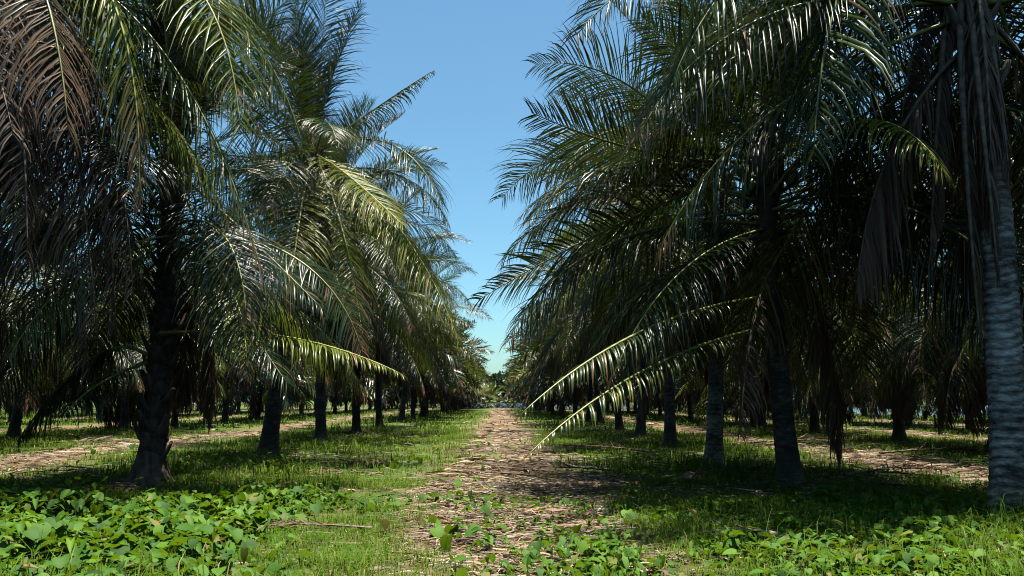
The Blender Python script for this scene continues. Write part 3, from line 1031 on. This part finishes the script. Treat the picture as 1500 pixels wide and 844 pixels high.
# ------------------------------------------------------------------ far shore
def treeline():
    rg = np.random.default_rng(5)
    acc = Acc()
    k = 26000
    x = rg.uniform(-420, 420, k)
    hgt = 9 + 8 * vnoise(x * 0.06, x * 0, 4) + 4 * vnoise(x * 0.25, x * 0, 6)
    z = hgt * rg.random(k) ** 0.7
    y = 345 + rg.uniform(-8, 8, k) + vnoise(x * 0.15, z * 0.2, 9) * 8
    s = rg.uniform(0.7, 1.8, k)
    c = np.stack([x, y, z], 1)
    d1 = rg.normal(0, 1, (k, 3)); d1 /= np.linalg.norm(d1, axis=1)[:, None]
    d2 = rg.normal(0, 1, (k, 3)); d2 -= (d1 * d2).sum(1)[:, None] * d1; d2 /= np.linalg.norm(d2, axis=1)[:, None]
    v = np.stack([c - d1 * s[:, None], c + d2 * s[:, None] * 0.6, c + d1 * s[:, None], c - d2 * s[:, None] * 0.6], 1).reshape(-1, 3)
    f = np.arange(4 * k).reshape(-1, 4)
    t = np.zeros((k, 4, 4)); t[..., 0] = (0.25 + 0.5 * vnoise(x * 0.2, z * 0.3, 2))[:, None]
    acc.add(v, [f], 0, t.reshape(-1, 4))
    return acc.mesh("treeline", [M_LEAF])


tag(link("treeline", treeline()), "dark wood along the far shore of the lake", "wood", kind="stuff")


# ------------------------------------------------------------------ ground cover
def in_view(x, y, m=1.5):
    return np.abs(x - y * (750 - 732) / FPX) < y * 0.66 + m


def scatter(n, y0, y1, rg, power=1.0):
    u = rg.random(n)
    y = y0 + (y1 - y0) * u ** power
    x = (rg.random(n) * 2 - 1) * (y * 0.67 + 1.2)
    # keep an even density on the ground: narrower strips nearer
    keep = rg.random(n) < (y * 0.67 + 1.2) / (y1 * 0.67 + 1.2) if power == 1.0 else np.ones(n, bool)
    return x[keep], y[keep]


def blades(x, y, h, w, rg, lean=0.5, tint=None):
    k = len(x)
    z = gz(x, y) - 0.005
    az = rg.uniform(0, 6.283, k)
    d = np.stack([np.cos(az), np.sin(az), np.zeros(k)], 1)
    sd = np.stack([-np.sin(az), np.cos(az), np.zeros(k)], 1) * (w / 2)[:, None]
    p0 = np.stack([x, y, z], 1)
    ln = np.abs(rg.normal(lean, 0.3, k))[:, None]
    p1 = p0 + np.array([0, 0, 1.0]) * (h * 0.55)[:, None] + d * (h * 0.22)[:, None] * ln
    p2 = p0 + np.array([0, 0, 1.0]) * (h * 0.9)[:, None] / (1 + 0.5 * ln) + d * (h * 0.85)[:, None] * ln
    v = np.stack([p0 - sd, p0 + sd, p1 - sd * 0.8, p1 + sd * 0.8, p2], 1).reshape(-1, 3)
    b = np.arange(k)[:, None] * 5
    q = np.concatenate([b, b + 1, b + 3, b + 2], 1)
    tr = np.concatenate([b + 2, b + 3, b + 4], 1)
    t = np.zeros((k, 5, 4))
    t[..., 0] = tint[0][:, None]; t[..., 1] = tint[1][:, None]
    return v, [q, tr], t.reshape(-1, 4)


def weedzone(x, y):
    """patches of broad-leaved creeper"""
    a = (1 - smooth(-2.4, -1.4, x)) * (1 - smooth(8.0, 9.0, y))                      # near left bank
    b = smooth(0.9, 2.4, x) * (1 - smooth(8.6, 9.6, y))                              # near right bank
    c = np.exp(-(((x - 0.75) / 0.5) ** 2 + ((y - 5.7) / 1.3) ** 2)) * 0.9            # tongue on the path
    h2 = np.exp(-(((x + 2.7) / 0.8) ** 2 + ((y - 9.2) / 0.9) ** 2)) * 0.8
    d = np.exp(-(((x + 4.2) / 1.3) ** 2 + ((y - 13.2) / 2.2) ** 2)) * 0.9
    e = np.exp(-(((x + 2.9) / 0.7) ** 2 + ((y - 11.6) / 1.2) ** 2)) * 0.7
    f = np.exp(-(((x - 3.2) / 1.1) ** 2 + ((y - 15.5) / 2.0) ** 2)) * 0.6
    g = np.exp(-(((x - 6.6) / 1.0) ** 2 + ((y - 10.5) / 1.5) ** 2)) * 0.5
    base = np.maximum.reduce([a, b, c, d, e, f, g, h2, np.full_like(x, 0.09)])
    return base * (0.12 + 1.1 * smooth(0.40, 0.62, fbm(x * 1.1, y * 1.1, 31)) + 0.55 * b * smooth(0.15, 0.5, fbm(x * 2.6, y * 2.6, 33)) + 0.12 * a)


acc = Acc()
for (n, y0, y1, hh, ww, dens) in ((230000, 4.3, 12, 0.10, 0.007, 1.0), (170000, 12, 30, 0.13, 0.015, 1.0), (90000, 30, 75, 0.17, 0.04, 0.9)):
    rg = np.random.default_rng(int(y0 * 10))
    x, y = scatter(n, y0, y1, rg)
    pm = pathmask(x, y)
    cl = smooth(0.33, 0.58, fbm(x * 1.4, y * 1.4, 41))
    p = (1 - 0.93 * pm) * (0.1 + 0.9 * cl) * (1 - 0.55 * np.clip(weedzone(x, y), 0, 1))
    keep = (rg.random(len(x)) < p) & (lakemask(x, y) < 0.02)
    x, y, pm = x[keep], y[keep], pm[keep]
    k = len(x)
    tuft = fbm(x * 0.9, y * 0.9, 43)
    wz = weedzone(x, y)
    h = hh * rg.uniform(0.5, 1.5, k) * (1 + 1.1 * np.clip(wz, 0, 1) * (rg.random(k) < 0.3)) * (0.25 + 2.6 * tuft ** 2.2 + 0.5 * fbm(x * 3.1, y * 3.1, 47)) * (1 - 0.4 * pm)
    dry = (rg.random(k) < 0.07 + 0.5 * pm) * rg.uniform(0.5, 1, k)
    tt = np.clip(0.15 + 0.7 * fbm(x * 0.5, y * 0.5, 45) + rg.normal(0, 0.15, k), 0, 1)
    acc.add(*(lambda r: (r[0], r[1], 0, r[2]))(blades(x, y, h, ww * rg.uniform(0.6, 1.4, k), rg, 0.8, (tt, dry))))
tag(link("grass", acc.mesh("grass", [M_GRASS])), "short green grass growing between the rows of palms", "grass", kind="stuff")


def weeds():
    acc = Acc()
    outline = np.array([(0, 0), (0.34, -0.10), (0.52, 0.20), (0.44, 0.55), (0.2, 0.85), (0, 1.0), (-0.2, 0.85), (-0.44, 0.55), (-0.52, 0.20), (-0.34, -0.10)])
    mid = np.array([(0, 0.3), (0, 0.65)])
    for (n, y0, y1, sz) in ((78000, 4.2, 10, 0.10), (60000, 10, 24, 0.11)):
        rg = np.random.default_rng(int(y0) + 70)
        x, y = scatter(n, y0, y1, rg)
        p = weedzone(x, y) * np.where(x < 0, 0.8, 1.0)
        keep = rg.random(len(x)) < p
        x, y = x[keep], y[keep]
        k = len(x)
        big = fbm(x * 0.8, y * 0.8, 51)
        s = sz * (0.3 + 1.0 * rg.random(k) ** 1.6) * np.where(x < 0, 1.12, 0.85) * (0.65 + 0.7 * big)
        hgt = (0.02 + np.where(x > 0, 0.14, 0.22) * rg.random(k) ** 1.5) * (0.3 + 1.4 * fbm(x * 1.9, y * 1.9, 57)) * (0.6 + 0.4 * np.clip(weedzone(x, y), 0, 1))
        zz = gz(x, y)
        az = rg.uniform(0, 6.283, k)
        tilt = np.clip(rg.normal(0.42, 0.45, k), -0.6, 1.35)
        D = np.stack([np.cos(az) * np.cos(tilt), np.sin(az) * np.cos(tilt), -np.sin(tilt) * 0.75], 1)
        D /= np.linalg.norm(D, axis=1)[:, None]
        S = np.stack([-np.sin(az), np.cos(az), rg.normal(0, 0.25, k)], 1)
        S /= np.linalg.norm(S, axis=1)[:, None]
        N = np.cross(D, S)
        S = S * np.where(rg.random(k) < 0.4, rg.uniform(0.35, 0.6, k), rg.uniform(0.8, 1.1, k))[:, None]
        c = np.stack([x, y, zz + hgt], 1)
        cup = rg.uniform(0.1, 0.45, k)
        vs = []
        for (a, b) in outline:
            lift = abs(a) * cup - 0.25 * b * b
            vs.append(c + (S * a + D * b) * s[:, None] + N * (lift * s)[:, None])
        for (a, b) in mid:
            vs.append(c + D * (b * s)[:, None] - N * (0.25 * b * b * s)[:, None])
        v = np.stack(vs, 1).reshape(-1, 3)
        b0 = np.arange(k)[:, None] * 12

        def fc(*idx):
            return np.concatenate([b0 + i_ for i_ in idx], 1)
        quads = [fc(0, 1, 2, 10), fc(10, 2, 3, 11), fc(11, 3, 4, 5), fc(0, 10, 8, 9), fc(10, 11, 7, 8), fc(11, 5, 6, 7)]
        t = np.zeros((k, 12, 4))
        t[..., 0] = np.clip(0.2 + 0.6 * fbm(x * 0.7, y * 0.7, 53) + rg.normal(0, 0.22, k), 0, 1)[:, None]
        t[..., 1] = ((rg.random(k) < 0.08) * rg.uniform(0.3, 1, k))[:, None]
        acc.add(v, quads, 0, t.reshape(-1, 4))
        # stems
        base = np.stack([x + rg.normal(0, 0.03, k), y + rg.normal(0, 0.03, k), zz], 1)
        sd = S * 0.0022
        v = np.stack([base - sd, base + sd, c + sd, c - sd], 1).reshape(-1, 3)
        t = np.zeros((k * 4, 4)); t[:, 0] = 0.8
        acc.add(v, [np.arange(4 * k).reshape(-1, 4)], 0, t)
    return acc.mesh("creeping_weeds", [M_WEED])


tag(link("creeping_weeds", weeds()), "broad-leaved green creeper covering the ground under the palms", "weeds", kind="stuff")


def litter():
    acc = Acc()
    for (n, y0, y1, ln0, w0) in ((8000, 4.3, 22, 0.42, 0.018), (70000, 4.2, 12, 0.19, 0.011), (46000, 12, 30, 0.30, 0.020), (30000, 30, 100, 0.5, 0.05)):
        rg = np.random.default_rng(int(y0 * 10) + 90 + int(ln0 * 100))
        x, y = scatter(n, y0, y1, rg)
        pm = pathmask(x, y)
        under = np.zeros_like(x)
        for rx in (-4.8, 4.1, 10.9, -13.6):
            under = np.maximum(under, np.exp(-((x - rx) / 1.4) ** 2))
        p = np.clip(pm * 1.0 + 0.07 + 0.6 * under * smooth(0.45, 0.6, fbm(x * 0.8, y * 0.8, 61)), 0, 1)
        keep = (rg.random(len(x)) < p) & (lakemask(x, y) < 0.02)
        x, y = x[keep], y[keep]
        k = len(x)
        ln = np.minimum(ln0 * rg.lognormal(0, 0.55, k), max(0.62, ln0))
        w = w0 * rg.uniform(0.4, 1.5, k)
        # most of it lies across the path, some at random
        az = np.where(rg.random(k) < 0.55, rg.normal(0, 0.5, k), rg.uniform(0, 6.283, k))
        d = np.stack([np.cos(az), np.sin(az), rg.normal(0.0, 0.10, k)], 1)
        sd = np.stack([-np.sin(az), np.cos(az), rg.normal(0, 0.5, k)], 1) * (w / 2)[:, None]
        c = np.stack([x, y, gz(x, y) + np.abs(rg.normal(0.012, 0.016, k))], 1)
        bend = np.stack([-np.sin(az), np.cos(az), np.zeros(k)], 1) * (rg.normal(0, 0.12, k) * ln)[:, None]
        rise = np.array([0, 0, 1.0]) * (np.abs(rg.normal(0, 0.04, k)) * ln)[:, None]
        p0 = c - d * (ln / 2)[:, None] - bend * 0.5
        p1 = c + bend * 0.3 + rise
        p2 = c + d * (ln / 2)[:, None] - bend * 0.5
        v = np.stack([p0 - sd * 0.5, p0 + sd * 0.5, p1 - sd, p1 + sd, p2 - sd * 0.15, p2 + sd * 0.15], 1).reshape(-1, 3)
        b = np.arange(k)[:, None] * 6
        q = [np.concatenate([b, b + 1, b + 3, b + 2], 1), np.concatenate([b + 2, b + 3, b + 5, b + 4], 1)]
        t = np.zeros((k, 6, 4))
        t[..., 0] = np.clip(rg.beta(1.25, 2.1, k) + 0.25 * (fbm(x * 1.3, y * 1.3, 63) - 0.5), 0, 1)[:, None]
        t[..., 1] = ((rg.random(k) < 0.12) * rg.uniform(0.2, 0.8, k))[:, None]
        acc.add(v, q, 0, t.reshape(-1, 4))
    return acc.mesh("leaf_litter", [M_LITTER])


tag(link("leaf_litter", litter()), "brown dry leaf litter strewn along the path", "litter", kind="stuff")


# ------------------------------------------------------------------ fallen fronds, sticks, husks
FALL = []
for k in range(4):
    rg = np.random.default_rng(700 + k)
    L_ = 2.6
    t = np.linspace(0, 1, 20)
    pts = np.stack([t * L_, 0.18 * np.sin(t * 2.5 + k), 0.05 + 0.07 * np.sin(t * 3.1)], 1)
    acc = Acc()
    frond_into(acc, pts, 700 + k, nleaf=46, leaf=0.55, width=0.022, vang=12, droop=0.12, spread=(48, 22), torn=0.35, petiole=0.25, segs=3, brown=0.3)
    # nothing sinks below the soil
    for arr in acc.v:
        arr[:, 2] = np.maximum(arr[:, 2], 0.012)
    FALL.append(acc.mesh("fallen_frond", [M_DEAD, M_DRACHIS]))


def fallen(px, py, deg, s, k, label):
    Yd = CAM_H * FPX / (py - 585)
    p = P(px, py, Yd)
    o = link("fallen_frond", FALL[k], None)
    o.location = (p[0], p[1], float(gz(p[0], p[1])) + 0.01)
    o.rotation_euler = (0, 0, R(deg)); o.scale = (s, s, s)
    tag(o, label, "fallen frond", "dead fronds lying on the ground")


fallen(545, 764, 172, 0.5, 0, "short brown fallen frond in the sunny grass left of the path")
fallen(560, 690, 190, 0.5, 1, "pale fallen frond in the grass at the edge of the left palms' shade")
fallen(20, 692, 5, 0.55, 2, "pale dry frond lying on the brown strip at the far left edge")
fallen(60, 652, 20, 0.9, 3, "dark dead frond lying under the second row of palms on the far left")
fallen(1290, 668, -4, 0.95, 0, "long pale fallen frond on the litter strip in the right-hand avenue")
fallen(1385, 700, 165, 0.8, 1, "fallen frond on the brown strip beside the grey ringed trunk")
fallen(1015, 700, 30, 0.7, 2, "dead frond lying at the foot of the slim pale trunk")
fallen(1175, 722, 12, 0.6, 3, "dead frond lying at the foot of the dark leaning palm")
fallen(425, 682, 15, 0.7, 1, "dead frond lying in the shade behind the tall sunlit palm's foot")
fallen(790, 700, 168, 0.6, 3, "brown fallen frond lying across the middle of the path")
fallen(655, 752, 20, 0.36, 2, "small brown fallen frond on the left half of the path near the camera")
fallen(150, 690, 160, 0.6, 0, "dead frond in the shade behind the stout flared palm's left side")
fallen(1250, 705, 25, 0.75, 1, "dead frond in the shade between the dark leaning palm and the grey ringed trunk")
fallen(950, 665, 150, 0.9, 3, "dead frond under the third palm on the right of the path")
fallen(610, 640, 200, 1.0, 2, "dead frond at the sunny edge of the far left-hand palms")
fallen(1100, 652, 10, 1.1, 2, "pale dead frond on the ground behind the slim pale trunk")
fallen(640, 800, 75, 0.3, 1, "small dry frond beside the path at the bottom of the picture")
fallen(900, 690, 175, 0.8, 0, "dead frond in the shade right of the path below the low fronds")


def stick_mesh(seed, ln, r):
    rg = np.random.default_rng(seed)
    acc = Acc()
    t = np.linspace(0, 1, 12)
    pts = np.stack([t * ln, np.cumsum(rg.normal(0, 0.02, 12)) * ln, r + 0.05 * ln * np.sin(t * 3.0)], 1)
    v, f = tube(pts, r * (1 - 0.7 * t), r * (1 - 0.7 * t), 7)
    acc.add(v, f, 0)
    for q in (4, 7):
        p = pts[q]
        e = p + np.array([0.25 * ln, rg.choice([-1, 1]) * 0.18 * ln, 0.10 * ln])
        v, f = tube(bez(p, (p + e) / 2, e, 6), np.linspace(r * 0.5, r * 0.15, 6), np.linspace(r * 0.5, r * 0.15, 6), 5)
        acc.add(v, f, 0)
    return acc.mesh("stick", [M_WOOD])


def ground_obj(name, me, px, py, deg, label, cat, rx=0.0, lift=0.0):
    Yd = CAM_H * FPX / (py - 585)
    p = P(px, py, Yd)
    o = link(name, me)
    o.location = (p[0], p[1], float(gz(p[0], p[1])) + lift)
    o.rotation_euler = (rx, 0, R(deg))
    return tag(o, label, cat)


ground_obj("broken_branch", stick_mesh(1, 0.75, 0.03), 1160, 792, 160, "brown broken branch sticking out of the weeds on the right", "branch", 0, 0.03)
ground_obj("dry_stick", stick_mesh(2, 0.7, 0.012), 735, 775, 70, "thin dry stick lying on the near part of the path", "stick")
ground_obj("dry_stick", stick_mesh(3, 0.9, 0.012), 690, 690, 10, "long thin stick lying across the path further on", "stick")


def husk_mesh(seed):
    rg = np.random.default_rng(seed)
    acc = Acc()
    th = np.linspace(0.03, math.pi - 0.03, 10)
    x = np.cos(th) * 0.14
    r = np.sin(th) * 0.09
    ang = np.linspace(0, 6.283, 14, endpoint=False)
    rad = r[:, None] * (1 + 0.10 * np.cos(3 * ang))[None, :] * (1 + rg.normal(0, 0.03, (10, 14)))
    v, f = tube(np.stack([x, x * 0, 0.07 + x * 0.1], 1), rad, rad * 0.85, 14)
    acc.add(v, f, 0)
    return acc.mesh("coconut_husk", [M_HUSK])


ground_obj("coconut_husk", husk_mesh(1), 545, 680, 20, "pale coconut husk in the grass left of the path", "husk")
ground_obj("coconut_husk", husk_mesh(3), 1010, 705, 100, "coconut husk in the shade near the slim pale trunk", "husk")


# ------------------------------------------------------------------ light, sky, output
SUN_EL, SUN_AZ = 84.5, 60.0        # azimuth clockwise from +Y (down the avenue)
w = bpy.data.worlds.new("World"); scene.world = w
w.use_nodes = True
nt = w.node_tree
nt.nodes.clear()
sky = nd(nt, 'ShaderNodeTexSky', sky_type='NISHITA')
sky.sun_disc = False
sky.sun_elevation = R(SUN_EL)
sky.sun_rotation = R(SUN_AZ)
sky.air_density = 1.0
sky.dust_density = 1.0
sky.ozone_density = 1.6
bg = nd(nt, 'ShaderNodeBackground')
bg.inputs[1].default_value = 0.05
skc = mixc(nt, sky.outputs[0], (0.86, 1.26, 1.28), 1.0, 'MULTIPLY')
nt.links.new(skc, bg.inputs[0])
ow = nd(nt, 'ShaderNodeOutputWorld')
nt.links.new(bg.outputs[0], ow.inputs[0])

ld = bpy.data.lights.new("sun", 'SUN')
ld.energy = 5.0
ld.angle = R(0.5)
ld.color = (1.0, 0.95, 0.87)
lo = bpy.data.objects.new("sun", ld)
COL.objects.link(lo)
sd = Vector((math.sin(R(SUN_AZ)) * math.cos(R(SUN_EL)), math.cos(R(SUN_AZ)) * math.cos(R(SUN_EL)), math.sin(R(SUN_EL))))
lo.rotation_euler = sd.to_track_quat('Z', 'Y').to_euler()

scene.render.engine = 'CYCLES'
cy = scene.cycles
cy.max_bounces = 4
cy.diffuse_bounces = 0
cy.glossy_bounces = 1
cy.transmission_bounces = 2
cy.transparent_max_bounces = 4
cy.pixel_filter_type = 'BLACKMAN_HARRIS'
cy.filter_width = 1.0
cy.use_denoising = True
cy.denoiser = 'OPENIMAGEDENOISE'
cy.sample_clamp_indirect = 4.0
vs = scene.view_settings
vs.view_transform = 'Standard'
vs.look = 'None'
vs.exposure = 1.45
vs.gamma = 1.0
